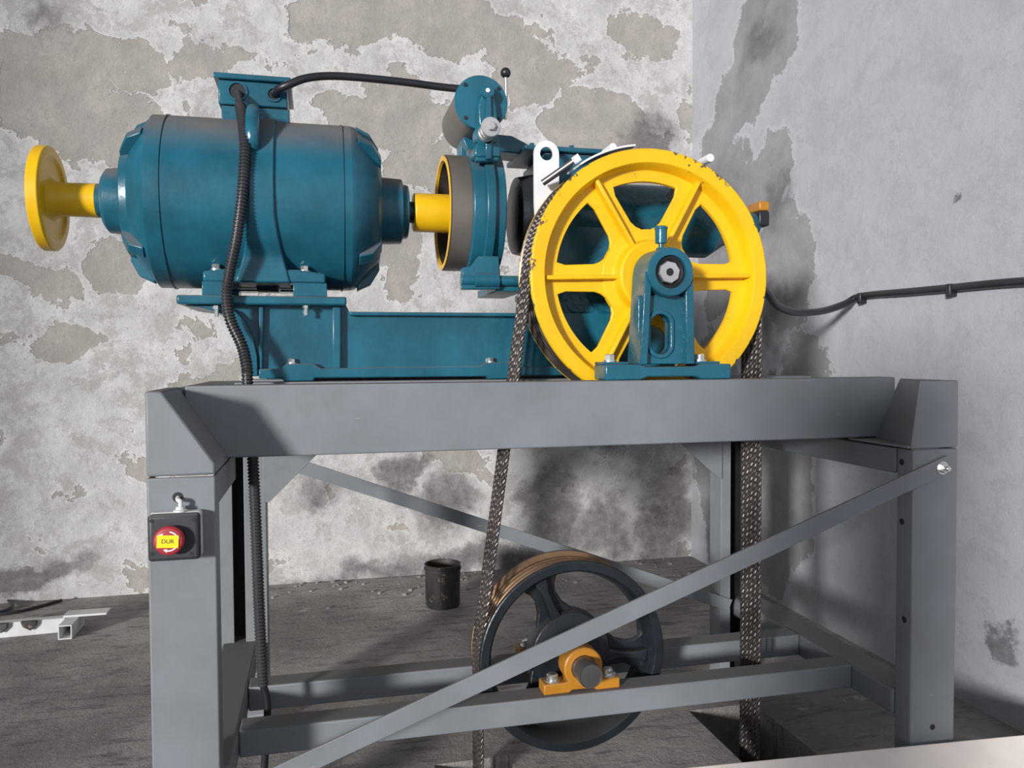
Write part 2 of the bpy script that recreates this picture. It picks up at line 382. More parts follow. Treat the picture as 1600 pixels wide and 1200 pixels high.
# end caps of the top frame
tl = at(252, 613, Y0).x; bl = XLi
g = G().prism([(XA, ZT), (tl, ZT), (bl, ZJ + .028), (bl, ZJ), (XA, ZJ)], Y0, YB + .05)
link('end_cap', g, M['grey'], st, .006)
g = G().loft([[(1.765, Y0, ZT), (1.735, Y0, ZJ), (XB, Y0, ZJ), (XB, Y0, ZT)], [(1.895, YB + .01, ZT), (1.80, YB + .01, ZJ + .006), (XB, YB + .01, ZJ + .006), (XB, YB + .01, ZT)]])
link('end_cap', g, M['grey'], st, .004)
link('bottom_plate', G().box(1.728, XB - .004, Y0 + .004, YB + .05, ZJ + .001, ZJ + .009), M['grey'], st, .001)
# top side beams running back
link('side_beam', G().box(XA + .004, -.26, YB + .055, YR + .12, ZJ, ZT - .006), M['grey'], st, .004)
link('side_beam', G().box(1.76, XB - .004, YB + .055, YR + .12, ZJ, ZT - .006), M['grey'], st, .004)
# cross beams of the top frame (channels, web to the front)
def xbeam(name, x0, x1, yf, depth, z0, z1, t=.009, bev=.006, mat='grey'):
    g = G().prism([(yf, z0), (yf + depth, z0), (yf + depth, z0 + t), (yf + t, z0 + t), (yf + t, z1 - t), (yf + depth, z1 - t), (yf + depth, z1), (yf, z1)], x0, x1, 'X')
    return link(name, g, M[mat], st, bev)
xbeam('cross_beam', -.355, 1.87, YB, .08, ZJ + .012, 1.308)
xbeam('cross_beam', -.258, 1.758, 2.60, .08, ZJ + .012, 1.307)
xbeam('cross_beam', -.258, 1.758, 2.95, .08, ZJ + .012, 1.307)
# upper rails between the posts
link('side_rail', G().box(-.262, -.254, Y0 + .072, 2.56, 1.014, ZJ - .004), M['grey'], st, .001)
g = G().prism([(Y0 + .072, 1.014), (YR, 1.014), (YR, ZJ - .004), (Y0 + .072, ZJ - .004)], 1.738, 1.80, 'X')
link('side_rail', g, M['grey'], st, .004)
# gussets of the rear posts
link('gusset', G().prism(px2([(411, 700), (505, 700), (421, 784), (411, 784)], YR), YR - .009, YR - .001), M['grey'], st, .001)
link('gusset', G().prism(px2([(1049, 680), (1127, 680), (1127, 748), (1119, 745)], YR), YR - .009, YR - .001), M['grey'], st, .001)
xbeam('cross_beam', -.258, 1.64, YR + .01, .06, 1.035, ZJ)
# lower frame
ZL = .336
link('lower_side_beam', G().box(-.36, -.236, Y0 + .072, YR + .1, ZL - .085, ZL), M['grey'], st, .008)
link('lower_side_beam', G().box(1.738, 1.86, Y0 + .072, YR + .1, ZL - .085, ZL - .004), M['grey'], st, .008)
xbeam('lower_beam', -.234, 1.736, 2.33, .085, ZL - .078, ZL)
xbeam('lower_beam', -.234, 1.736, 2.635, .085, ZL - .078, ZL)
# diagonal braces
def brace(p, q, w, y0, y1):
    d = (q - p).normalized(); n = Vector((-d.z, 0, d.x)) * (w / 2)
    return G().prism([((p + n).x, (p + n).z), ((q + n).x, (q + n).z), ((q - n).x, (q - n).z), ((p - n).x, (p - n).z)], y0, y1)
p, q_ = at(1484, 724, 2.056), at(352, 1252, 2.056)
bo = link('diagonal_brace', brace(p, q_, .052, 2.056, 2.0645), M['grey'], st, .001)
def hexbolt(name, c, r, h, axis, parent, mat='steel', washer=True):
    g = G(); a = {'X': 0, 'Y': 1, 'Z': 2}[axis]; cc = [c[i] for i in range(3) if i != a]; s = -1 if axis == 'Y' else 1
    if washer: g.lathe([(c[a], r * 1.35), (c[a] + s * h * .25, r * 1.35)], axis, cc, 20)
    b0 = c[a] + s * h * .25
    g.lathe([(b0, r), (b0 + s * h * .65, r), (b0 + s * h * .75, r * .82)], axis, cc, 6, ph=.3)
    return link(name, g, M[mat], parent)
b = at(1472, 731, 2.056)
hexbolt('bolt', (b.x, 2.056, b.z), .015, .016, 'Y', bo)
link('bolt_shank', G().lathe([(2.044, .008), (2.028, .008), (2.026, .006)], 'Y', (b.x, b.z), 12), M['steel'], bo)
link('diagonal_brace', brace(at(430, 716, YR), at(1140, 945, YR), .05, YR - .008, YR - .0015), M['grey'], st, .001)
# bolt holes in the posts
for (x, y) in ((1457, 1136),): c = at(x, y, Y0); link('bolt_hole', G().lathe([(Y0 - .0008, .009), (Y0 + .001, .009)], 'Y', (c.x, c.z), 16), M['slot'], st)
for (x, y) in ((1409, 722), (1409, 815), (1413, 968)): c = onX(x, y, XRi); link('bolt_hole', G().lathe([(XRi - .0008, .010), (XRi + .001, .010)], 'X', (c.y, c.z), 16), M['slot'], st)
link('cable_hole', G().lathe([(Y0 - .0008, .0125), (Y0 + .001, .0125)], 'Y', (hole.x, hole.z), 20), M['slot'], st)

# ------------------------------------------------------------ machine bed
YM, ZM = 2.80, 1.885
bed = thing('machine_bed', 'blue cast bed with ribbed side under the electric motor', 'machine base', (.3, 2.8, 1.307))
YD = 2.61
def B(x, y, Y=YD): return at(x, y, Y)
link('seat_plate', G().box(B(278, 470).x, B(541, 470).x, YD - .03, 3.0, B(400, 477).z, B(400, 463).z), M['teal'], bed, .006)
zt = B(700, 488).z
g = G().prism(px2([(398, 585), (398, 556), (384, 520), (350, 488), (310, 476), (541, 476), (548, 489), (1060, 489), (1060, 585)], YD), YD + .03, YD + .045)
link('web', g, M['teal'], bed)
zb0, zb1 = 1.318, B(600, 575).z
g = G()
g.prism([(B(395, 0).x, zb0), (B(432, 0).x, zb0), (B(434, 0).x, 1.3085), (B(482, 0).x, 1.3085), (B(484, 0).x, zb0), (B(757, 0).x, zb0), (B(759, 0).x, 1.3085), (B(796, 0).x, 1.3085), (B(798, 0).x, zb0),
         (1.23, zb0), (1.23, zb1), (B(806, 0).x, zb1), (B(795, 0).x, zb1 + .016), (B(756, 0).x, zb1 + .016), (B(746, 0).x, zb1 + .004), (B(494, 0).x, zb1), (B(482, 0).x, zb1 + .016), (B(440, 0).x, zb1 + .016), (B(428, 0).x, zb1), (B(395, 0).x, zb1)], YD, YD + .045)
link('foot_flange', g, M['teal'], bed, .004)
link('top_flange', G().box(B(541, 0).x, .77, YD + .004, 3.0, zt - .012, zt), M['teal'], bed, .003)
cur = [(287, 477), (318, 481), (346, 490), (368, 507), (383, 530), (391, 560), (393, 588)]; inn = [(403, 588), (402, 558), (396, 528), (382, 500), (365, 484), (345, 477)]
link('curved_rib', G().prism(px2(cur + inn, YD), YD - .002, 2.98), M['teal'], bed, .003)
link('rib', G().prism(px2([(519, 477), (533, 477), (533, 577), (519, 577)], YD), YD + .002, YD + .04), M['teal'], bed, .005)
link('rib', G().prism(px2([(404, 477), (412, 477), (410, 577), (403, 577)], YD), YD + .008, YD + .04), M['teal'], bed, .004)
g = G().prism(px2([(392, 590), (398, 556), (384, 520), (350, 488), (310, 476), (541, 476), (548, 489), (1060, 489), (1060, 588)], YD), 2.955, 2.98)
link('web', g, M['teal'], bed)
link('foot_flange', G().box(B(395, 0).x, 1.23, 2.95, 3.0, 1.3085, zb1), M['teal'], bed, .004)
for (x, y) in ((456, 565), (768, 562)):
    c = B(x, y + 4); hexbolt('bolt', (c.x, YD + .018, zb1 + .016), .011, .016, 'Z', bed)
for (x, y) in ((339, 478), (478, 476)):
    c = B(x, y); g = G().lathe([(c.z, .011), (c.z - .012, .011)], 'Z', (c.x, YD - .012), 6); g.lathe([(c.z - .012, .006), (c.z - .034, .006)], 'Z', (c.x, YD - .012), 10)
    link('seat_bolt', g, M['steel'], bed)

# ------------------------------------------------------------ motor
mo = thing('electric_motor', 'large blue electric motor with yellow flange and terminal box on top', 'motor', (at(400, 312, YM).x, YM, B(400, 463).z))
def XM(px, y=315): return at(px, y, YM).x
def rp(px, n): return abs(at(px, 300, YM).z - at(px, 300 + n, YM).z)
c = (YM, ZM); RB = rp(400, 129)
link('stator_body', G().lathe([(XM(250), RB), (XM(252), RB), (XM(546), RB)], 'X', c, 96), M['teal'], mo)
for x in (272, 533): link('joint_ring', G().lathe([(XM(x) - .003, RB * .99), (XM(x) - .003, RB + .0035), (XM(x) + .002, RB + .0035), (XM(x) + .002, RB * .99)], 'X', c, 96, closed=True), M['teal'], mo)
lb = link('end_bell', G().lathe([(XM(202), rp(200, 60)), (XM(203), rp(200, 84)), (XM(206), rp(200, 88)), (XM(217), rp(205, 91)), (XM(244), rp(235, 126)), (XM(249), rp(240, 129)), (XM(252), RB)], 'X', c, 96), M['teal'], mo)
rbell = link('end_bell', G().lathe([(XM(546), RB), (XM(553), RB * .985), (XM(584), rp(585, 92)), (XM(591), rp(585, 82)), (XM(593), rp(585, 50))], 'X', c, 96), M['teal'], mo)
for (par, xa, xb, xc) in ((lb, 205, 218, 242), (rbell, 591, 577, 556)):     # cast ribs round the bells
    for k in (45, 135, 225, 315, 92, 268):
        a = R(k); u = Vector((0, math.cos(a), math.sin(a))); w = Vector((0, -math.sin(a), math.cos(a))); ctr = Vector((0, YM, ZM)); L = []
        for s in (-.019, .019):
            L.append([ctr + Vector((XM(xa), 0, 0)) + u * rp(xa, 60) + w * s, ctr + Vector((XM(xa), 0, 0)) + u * rp(xa, 94) + w * s, ctr + Vector((XM(xb), 0, 0)) + u * rp(xb, 117) + w * s * .8, ctr + Vector((XM(xc), 0, 0)) + u * rp(xc, 127) + w * s, ctr + Vector((XM(xc), 0, 0)) + u * rp(xc, 60) + w * s])
        link('rib', G().loft(L), M['teal'], par, .003)
link('bearing_cap', G().lathe([(XM(165), rp(160, 42)), (XM(171), rp(160, 50)), (XM(206), rp(190, 52))], 'X', c, 64), M['teal'], mo, .003)
link('bearing_cap', G().lathe([(XM(588), rp(600, 52)), (XM(626), rp(620, 50)), (XM(628), rp(620, 42)), (XM(636), rp(630, 41)), (XM(637), rp(630, 30))], 'X', c, 64), M['teal'], mo, .003)
link('shaft', G().lathe([(XM(60), rp(100, 12)), (XM(665), rp(640, 17))], 'X', c, 40), M['castdark'], mo)
g = G().lathe([(XM(70), rp(75, 40)), (XM(66), rp(75, 76)), (XM(67), rp(75, 81)), (XM(84), rp(75, 81)), (XM(86), rp(75, 78)), (XM(86), rp(75, 66)), (XM(81), rp(75, 60)), (XM(81), rp(90, 34)), (XM(88), rp(90, 29)), (XM(98), rp(95, 26)), (XM(154), rp(140, 26.5))], 'X', c, 72)
fl_ = link('shaft_flange', g, M['yellow'], mo, .002); fl_['label'] = 'yellow flange on the free shaft end'
link('shaft_collar', G().lathe([(XM(154), rp(140, 26.6)), (XM(166), rp(150, 26.6))], 'X', c, 48), M['teal'], mo)
# saddle spine flaring into the foot
rows = []
for i in range(15):
    t = i / 14; yp = 441 - t * 130; z = at(400, yp, 2.58).z; dz = abs(z - ZM); yc = YM - math.sqrt(max(0, (RB + .010) ** 2 - dz * dz)) if dz < RB else YM
    yf = min(2.586, yc); k = max(0, (yp - 330) / 110) ** 1.6; xl = XM(398) * (1 - k) + k * at(366, yp, 2.58).x; xr = XM(436) * (1 - k) + k * at(454, yp, 2.58).x
    rows.append([(xl, yf, z), (xr, yf, z), (xr, YM, z), (xl, YM, z)])
link('saddle', G().loft(rows), M['teal'], mo, .006)
link('saddle_band', G().lathe([(XM(397), RB * .97), (XM(401), RB + .0095), (XM(434), RB + .0095), (XM(438), RB * .97)], 'X', c, 96, closed=True), M['teal'], mo)
zf0, zf1 = B(400, 442).z, B(400, 421).z
for yy in (2.592, 2.93):
    link('foot', G().prism([(B(310, 0).x, zf0), (B(503, 0).x, zf0), (B(503, 0).x, zf1 - .01), (B(460, 0).x, zf1), (B(350, 0).x, zf1), (B(310, 0).x, zf1 - .01)], yy, yy + .09), M['teal_gloss'], mo, .006)
    for (xa, xb) in ((309, 350), (452, 505)): link('spacer_block', G().box(B(xa, 0).x, B(xb, 0).x, yy - .006, yy + .09, B(400, 463).z, zf0), M['teal_gloss'], mo, .002)
for x in (337, 476): cc = B(x, 420); hexbolt('bolt', (cc.x, 2.625, zf1 - .004), .013, .02, 'Z', mo)
# lifting eye
zc = (at(396, 172, 2.62).z + at(396, 243, 2.62).z) / 2; ring = []
for i in range(32):
    t = 2 * math.pi * i / 32; ring.append(Vector((at(397, 210, 2.62).x, 2.585 + .045 * math.cos(t) + .022 * math.sin(t), zc + .068 * math.sin(t))))
L = []
for i in range(32):
    T = (ring[(i + 1) % 32] - ring[i - 1]).normalized(); Bn = Vector((1, 0, 0)); Nn = T.cross(Bn)
    L.append([ring[i] + Bn * (.02 * math.cos(a)) + Nn * (.015 * math.sin(a)) for a in (2 * math.pi * j / 12 for j in range(12))])
link('lifting_eye', G().loft(L, closed=True), M['teal_gloss'], mo)
# terminal box
YT = 2.69
x0, x1 = at(341, 150, YT).x, at(449, 150, YT).x; za, zb, zcv = at(400, 190, YT).z, at(400, 167, YT).z, at(400, 128, YT).z
link('terminal_box_neck', G().box(x0 + .008, x1 + .004, YT + .006, YT + .25, za - .04, zb), M['teal'], mo, .003)
tb = link('terminal_box', G().box(x0, x1, YT, YT + .26, zb + .003, zcv), M['teal_gloss'], mo, .004)
link('lid', G().box(x0 - .012, x1 + .012, YT - .014, YT + .275, zcv + .001, zcv + .018), M['teal_gloss'], tb, .003)
GL = []
for (x, y, rr_) in ((371, 143, .025), (428, 148, .018)):
    p = at(x, y, YT); GL.append(p)
    link('cable_entry', G().lathe([(YT - .006, rr_ + .006), (YT - .006, rr_), (YT + .004, rr_), (YT + .004, rr_ + .006)], 'Y', (p.x, p.z), 28, closed=True), M['teal_gloss'], tb)
    link('entry_bore', G().lathe([(YT - .0015, rr_ + .0005), (YT + .002, rr_ + .0005)], 'Y', (p.x, p.z), 24), M['slot'], tb)

# ------------------------------------------------------------ brake
br = thing('drum_brake', 'blue drum brake with spring, round magnet and ball lever, left of gearbox', 'brake', (at(740, 430, 2.7).x, 2.8, B(740, 488).z))
RD = rp(700, 88)
xa, xb = XM(691), XM(772)
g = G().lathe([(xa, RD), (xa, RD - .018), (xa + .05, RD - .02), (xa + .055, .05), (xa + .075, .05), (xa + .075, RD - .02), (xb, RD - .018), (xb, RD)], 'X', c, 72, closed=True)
d = link('drum', g, M['drumshade'], br)
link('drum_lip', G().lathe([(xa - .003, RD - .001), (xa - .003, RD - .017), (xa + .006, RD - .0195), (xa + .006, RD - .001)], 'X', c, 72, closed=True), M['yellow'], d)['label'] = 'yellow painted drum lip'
link('friction_band', G().lathe([(xa + .004, RD - .004), (xa + .004, RD + .0025), (xb - .004, RD + .0025), (xb - .004, RD - .004)], 'X', c, 72, closed=True), M['drum'], d)
link('coupling_hub', G().lathe([(XM(645), rp(650, 28)), (XM(647), rp(650, 30)), (xa + .06, rp(700, 30))], 'X', c, 48), M['yellow'], br, .002)
def X6(px): return at(px, 330, 2.62).x
link('brake_shoe', G().arcX(X6(737), X6(788), YM, ZM, RD + .004, RD + .028, -72, 66), M['teal'], br, .004)
link('shoe_rib', G().arcX(X6(756), X6(771), YM, ZM, RD + .026, RD + .044, -70, 64), M['teal'], br, .004)
YAF = 2.57
arm = px2([(743, 252), (743, 228), (749, 218), (752, 206), (748, 190), (747, 165), (752, 150), (752, 138), (758, 130), (766, 130), (772, 138), (772, 150), (775, 165), (778, 190), (776, 206), (780, 218), (780, 252)], YAF)
al = link('brake_arm', G().prism(arm, YAF, YAF + .028), M['teal_gloss'], br, .005)
link('arm_rib', G().prism(px2([(758, 250), (757, 215), (759, 150), (766, 150), (768, 215), (767, 250)], YAF), YAF - .014, YAF), M['teal_gloss'], al, .003)
link('arm_neck', G().prism(px2([(741, 246), (741, 232), (747, 222), (777, 222), (782, 232), (782, 246)], YAF), YAF - .006, YAF + .07), M['teal_gloss'], al, .006)
ce = at(761, 143, YAF)
link('eye_boss', G().lathe([(YAF + .03, .024), (YAF - .008, .024), (YAF - .011, .021)], 'Y', (ce.x, ce.z), 28), M['teal_gloss'], al)
link('pin', G().lathe([(YAF, .007), (YAF - .014, .007)], 'Y', (ce.x, ce.z), 14), M['white'], al)
cs = at(768, 197, 2.46)
sp = link('spring_boss', G().lathe([(YAF + .02, .036), (YAF - .01, .036), (YAF - .014, .03)], 'Y', (cs.x, cs.z), 32), M['teal_gloss'], br)
hel = [(cs.x + .022 * math.cos(t), YAF - .012 - .09 * t / (2 * math.pi * 6), cs.z + .022 * math.sin(t)) for t in (2 * math.pi * 6 * i / 150 for i in range(151))]
link('spring', G().tube(hel, .0055, 8), M['steel'], br)
nt = link('spring_washer', G().lathe([(2.474, .027), (2.474, .031), (2.468, .031), (2.465, .029)], 'Y', (cs.x, cs.z), 32), M['zinc'], br)
link('spring_nut', G().lathe([(2.466, .014), (2.454, .014), (2.452, .011)], 'Y', (cs.x, cs.z), 6), M['zinc'], nt)
cso = at(752, 160, 2.605)
rs = abs(at(752, 160, 2.605).x - at(793, 160, 2.605).x)
so = link('brake_magnet', G().lathe([(2.625, rs * .97), (2.90, rs * .97), (2.905, rs * .9)], 'Y', (cso.x, cso.z), 56), M['drum'], br)
link('magnet_cover', G().lathe([(2.605, rs * .985), (2.607, rs), (2.626, rs)], 'Y', (cso.x, cso.z), 56), M['teal'], so)
for a in (40, 135, 225, 318): link('cover_screw', G().lathe([(2.606, .006), (2.600, .006)], 'Y', (cso.x + rs * .85 * math.cos(R(a)), cso.z + rs * .85 * math.sin(R(a))), 10), M['slot'], so)
lv = at(790, 114, 2.72)
le = link('release_lever', G().tube([(lv.x, 2.72, lv.z), (lv.x + .002, 2.72, at(790, 150, 2.72).z), (lv.x - .002, 2.72, at(790, 186, 2.72).z)], .0065, 12), M['steel'], br)
bl_ = [(lv.z - .019 + .0, .004)] + [(lv.z + .018 * math.sin(R(a)), .018 * math.cos(R(a))) for a in range(-78, 90, 12)]
kn = link('ball_knob', G().lathe(bl_, 'Z', (lv.x, 2.72), 24), M['black'], le); kn['label'] = 'black ball knob'
mg = px2([(722, 215), (760, 208), (800, 212), (838, 232), (838, 243), (776, 236), (735, 245)], 2.74)
link('magnet_bracket', G().prism(mg, 2.74, 2.86), M['teal'], br, .004)
link('support_strut', G().prism(px2([(718, 205), (730, 205), (733, 248), (721, 252)], 2.80), 2.80, 2.88), M['teal'], br, .003)
zp = at(750, 437, 2.6).z
for (a, b_, r_) in ((719, 758, 10), (740, 778, 13), (776, 812, 8.5)): link('pivot', G().lathe([(X6(a), r_ * .0018), (X6(a) + .003, r_ * .002), (X6(b_), r_ * .002)], 'X', (2.62, zp), 28), M['teal_gloss'], br)
link('pivot_lug', G().prism(px2([(722, 418), (736, 416), (748, 400), (780, 400), (782, 430), (782, 452), (722, 452)], 2.61), 2.61, 2.645), M['teal_gloss'], br, .004)
link('pivot_bracket', G().box(X6(775), X6(822), 2.63, 2.95, zp - .035, zp - .008), M['teal'], br, .003)

# ------------------------------------------------------------ gearbox
gb = thing('worm_gearbox', 'blue worm gearbox standing behind the yellow wheel', 'gearbox', (1.05, 2.82, 1.33))
CX, CZ = 1.056, 1.642
GX = 1.02
link('gear_case', G().lathe([(2.655, .06), (2.655, .10), (2.675, .115), (2.69, .19), (2.72, .245), (2.75, .255), (2.97, .255), (3.0, .22)], 'Y', (GX, CZ - .01), 72), M['teal_cast'], gb)
link('split_flange', G().box(GX - .30, GX + .23, 2.70, 2.95, CZ - .055, CZ - .03), M['teal_gloss'], gb, .004)
link('lower_case', G().box(GX - .24, GX + .21, 2.69, 2.945, 1.33, CZ - .05), M['teal_gloss'], gb, .02)
for k in range(4): hexbolt('bolt', (GX - .27 + .13 * k, 2.72, CZ - .03), .011, .014, 'Z', gb)
xw0, xw1 = XM(838), XM(1120)
link('worm_housing', G().lathe([(xw0, .13), (xw1 - .05, .13), (xw1 + .02, .085), (xw1 + .06, .075)], 'X', c, 56), M['teal_gloss'], gb)
zt0 = at(850, 229, 2.68).z
link('upper_case', G().box(XM(836), XM(945), 2.68, 2.93, ZM - .2, zt0 - .018), M['teal'], gb, .012)
link('top_cover', G().box(XM(806), XM(950), 2.665, 2.945, zt0 - .017, zt0), M['teal'], gb, .004)
for x in (820, 880, 935): hexbolt('bolt', (XM(x), 2.70, zt0), .010, .014, 'Z', gb, 'teal_gloss')
link('end_flange', G().box(XM(832), XM(850), 2.66, 2.94, ZM - .19, zt0 - .03), M['teal'], gb, .006)
link('bearing_cover', G().lathe([(XM(800), .10), (XM(804), .135), (XM(834), .15)], 'X', c, 56), M['castdark'], gb)
link('worm_tail', G().lathe([(xw1 + .05, .055), (XM(1180), .045)], 'X', c, 40), M['teal_gloss'], gb)
ce_ = at(1186, 337, YM)
we = link('encoder_housing', G().box(XM(1176), XM(1192), YM - .05, YM + .04, at(1186, 356, YM).z, at(1186, 333, YM).z), M['black'], gb, .006)
link('encoder_top', G().box(XM(1176), XM(1192), YM - .05, YM + .04, at(1186, 333, YM).z + .001, at(1186, 318, YM).z), M['orange'], we, .006)
link('gearbox_shaft', G().lathe([(2.585, .055), (2.70, .055)], 'Y', (CX, CZ), 40), M['steeld'], gb)

# ------------------------------------------------------------ rope guard
rg_ = thing('rope_guard', 'white rope guard bracket with eye hole bolted beside the yellow wheel', 'rope guard', (.78, 2.6, 1.9))
YG = 2.60
h1 = at(854, 240, YG); w_ = abs(at(836, 240, YG).x - at(875, 240, YG).x) / 2; zb_ = at(850, 372, YG).z
out = [(h1.x + w_ * math.cos(t), h1.z + w_ * math.sin(t)) for t in (math.pi * i / 24 for i in range(25))]
g = G(); hl = holeloop(h1.x, h1.z, w_ * .52, w_ * .52, 48); ol = []
for (hx, hz) in hl:
    dx, dz = hx - h1.x, hz - h1.z; l = math.hypot(dx, dz)
    if dz >= 0: ol.append((h1.x + dx / l * w_, h1.z + dz / l * w_))
    else:
        k = min(w_ / abs(dx) if abs(dx) > 1e-9 else 1e9, (h1.z - zb_) / -dz); ol.append((h1.x + dx * k, h1.z + dz * k))
g.loft([[(p[0], YG, p[1]) for p in ol], [(p[0], YG, p[1]) for p in hl], [(p[0], YG + .01, p[1]) for p in hl], [(p[0], YG + .01, p[1]) for p in ol]], closed=True)
link('bracket', g, M['white'], rg_)
link('rod', G().tube([at(848, 286, 2.56), at(902, 248, 2.50)], .011, 14), M['steeld'], rg_)
link('rod_end', G().tube([at(896, 252, 2.50), at(906, 245, 2.49)], .013, 14), M['white'], rg_)
link('guard_strip', G().arcY(CX, CZ, 2.45, 2.592, .424, .43, 97, 124), M['white'], rg_)
link('guard_bolt', G().lathe([(2.50, .012), (2.58, .012)], 'Y', (at(958, 238, 2.5).x, CZ + .428), 14), M['white'], rg_)
pn = at(1109, 247, 2.44)
link('guard_pin', G().lathe([(2.435, .013), (2.445, .014), (2.63, .012)], 'Y', (pn.x, pn.z), 20), M['white'], rg_)
link('guard_arm', G().tube([(pn.x, 2.62, pn.z), (pn.x - .05, 2.66, ZM + .06)], .008, 8), M['steeld'], rg_)

# ------------------------------------------------------------ yellow drive sheave
def chipped():
    m_ = M['yellow'].copy(); m_.name = 'yellow_enamel_chipped'; t = m_.node_tree; b = t.nodes['Principled BSDF']
    q = N.__new__(N); q.m, q.t, q.b = m_, t, b
    src = b.inputs['Base Color'].links[0].from_socket
    v = q.n('ShaderNodeVectorMath', operation='SUBTRACT'); q.l(q.wpos(), v.inputs[0]); v.inputs[1].default_value = (CX, 0, CZ)
    v2 = q.n('ShaderNodeVectorMath', operation='MULTIPLY'); q.l(v.outputs[0], v2.inputs[0]); v2.inputs[1].default_value = (1, 0, 1)
    ln = q.n('ShaderNodeVectorMath', operation='LENGTH'); q.l(v2.outputs[0], ln.inputs[0])
    nz = q.noise(34, 6, .7, q.wpos()); n2 = q.noise(4, 3, .5, q.wpos())
    rimband = q.ramp(ln.outputs['Value'], .385, .413, False)
    mk = q.math('ADD', q.math('MULTIPLY', rimband, .16), q.math('ADD', nz.outputs[0], q.math('MULTIPLY', n2.outputs[0], .25)))
    q.l(q.mix(q.ramp(mk, .83, .85), src, (.13, .085, .06)), b.inputs['Base Color'])
    return m_
YS = 2.43; RS = .413
sh = thing('drive_sheave', 'big yellow six spoked rope wheel in front of the gearbox', 'sheave', (CX, 2.5, CZ - RS))
ctr = (CX, CZ)
rim = link('rim', G().lathe([(YS, RS - .003), (YS - .002, RS - .006), (YS - .002, RS - .046), (YS + .002, RS - .05), (YS + .045, RS - .062), (YS + .047, RS - .098), (YS + .058, RS - .10), (YS + .075, RS - .06), (YS + .152, RS - .05), (YS + .152, RS), (YS + .146, RS), (YS + .142, RS - .022), (YS + .012, RS - .022), (YS + .008, RS)], 'Y', ctr, 120, closed=True), chipped(), sh)
NR = 5; RY = [YS + .022 + .0272 * k for k in range(NR)]; RR = .0072; RG = RS - .016
prof = [(YS + .0085, RS - .001)]
for y in RY:
    for a in range(-80, 81, 20): prof.append((y + .0085 * math.sin(R(a)), RG + .003 - .0085 * math.cos(R(a))))
prof += [(YS + .1455, RS - .001), (YS + .1455, RS - .026), (YS + .0085, RS - .026)]
gr_ = link('groove_band', G().lathe(prof, 'Y', ctr, 120, closed=True), M['groove'], rim)
gr_['label'] = 'worn dark steel rope grooves'
link('hub', G().lathe([(YS - .004, .07), (YS - .01, .11), (YS - .004, .116), (YS + .038, .122), (YS + .042, .158), (YS + .062, .16), (YS + .062, .12), (YS + .15, .11), (YS + .15, .06)], 'Y', ctr, 72), M['yellow'], sh, .002)
for k in range(6):
    a = R(60 * k + 1.5); ca, sa = math.cos(a), math.sin(a)
    def pol(r, w): return (CX + r * ca - w * sa, CZ + r * sa + w * ca)
    ra, rb_ = .145, RS - .085
    half = [(ra, .066), (ra + .018, .052), (ra + .04, .045), (rb_ - .045, .043), (rb_ - .018, .052), (rb_, .078)]
    poly = [pol(r, w) for r, w in half] + [pol(r, -w) for r, w in half[::-1]]
    s_ = link('spoke', G().prism(poly, YS + .046, YS + .06), M['yellow'], sh, .003)
    poly = [pol(.115, .007), pol(RS - .055, .007), pol(RS - .055, -.007), pol(.115, -.007)]
    link('spoke_rib', G().prism(poly, YS + .012, YS + .048), M['yellow'], s_, .004)

# ------------------------------------------------------------ bearing pedestal
pd = thing('bearing_pedestal', 'blue cast bearing pedestal with grease cup in front of yellow wheel', 'bearing', (CX, 2.35, 1.308))
YP = 2.305; ZP = 1.3085
def PX(x): return at(x, 500, YP).x
def PZ(y): return at(1047, y, YP).z
link('base', G().prism([(PX(946), ZP), (PX(1002), ZP), (PX(1012), ZP + .009), (PX(1086), ZP + .009), (PX(1096), ZP), (PX(1143), ZP), (PX(1143), PZ(569)), (PX(1096), PZ(569)), (PX(1088), PZ(573)), (PX(1010), PZ(573)), (PX(1000), PZ(569)), (PX(946), PZ(569))], YP, YP + .105), M['teal_gloss'], pd, .005)
link('foot_pad', G().box(PX(946), PX(986), YP + .02, YP + .10, PZ(569), PZ(565)), M['teal_gloss'], pd, .002)
link('foot_pad', G().box(PX(1090), PX(1130), YP + .02, YP + .10, PZ(569), PZ(565)), M['teal_gloss'], pd, .002)
slot = holeloop((PX(1022) + PX(1053)) / 2, PZ(522), (PX(1053) - PX(1022)) / 2, (PX(1053) - PX(1022)) / 2, 48, .03)
g = G().plate_hole((PX(1003), PX(1086), PZ(569), PZ(460)), slot, YP + .03, YP + .07)
link('web', g, M['teal_gloss'], pd, .003)
ccx, ccz = at(1047, 425, YP).x, at(1047, 425, YP).z; rh = .076
for pts_ in ([(1001, 569), (1013, 569), (1020, 428), (1009.5, 424)], [(1074, 569), (1087, 569), (1084.5, 424), (1072, 428)]):
    link('side_rib', G().prism([(PX(x), PZ(y)) for x, y in pts_], YP + .004, YP + .112), M['teal_gloss'], pd, .003)
link('slot_rim', G().loft([[(p[0], YP + .022, p[1]) for p in holeloop((PX(1022) + PX(1053)) / 2, PZ(522), .046, .046, 48, .03)], [(p[0], YP + .022, p[1]) for p in slot], [(p[0], YP + .05, p[1]) for p in slot], [(p[0], YP + .05, p[1]) for p in holeloop((PX(1022) + PX(1053)) / 2, PZ(522), .046, .046, 48, .03)]], closed=True), M['teal_gloss'], pd, .003)
hs = link('housing', G().lathe([(YP - .008, .052), (YP - .008, rh - .004), (YP - .004, rh), (YP + .11, rh + .002), (YP + .115, .055), (YP + .02, .05)], 'Y', (ccx, ccz), 64, closed=True), M['teal_gloss'], pd)
link('bearing_race', G().lathe([(YP + .004, .052), (YP + .002, .044), (YP + .012, .036), (YP + .03, .05)], 'Y', (ccx, ccz), 40, closed=True), M['slot'], hs)
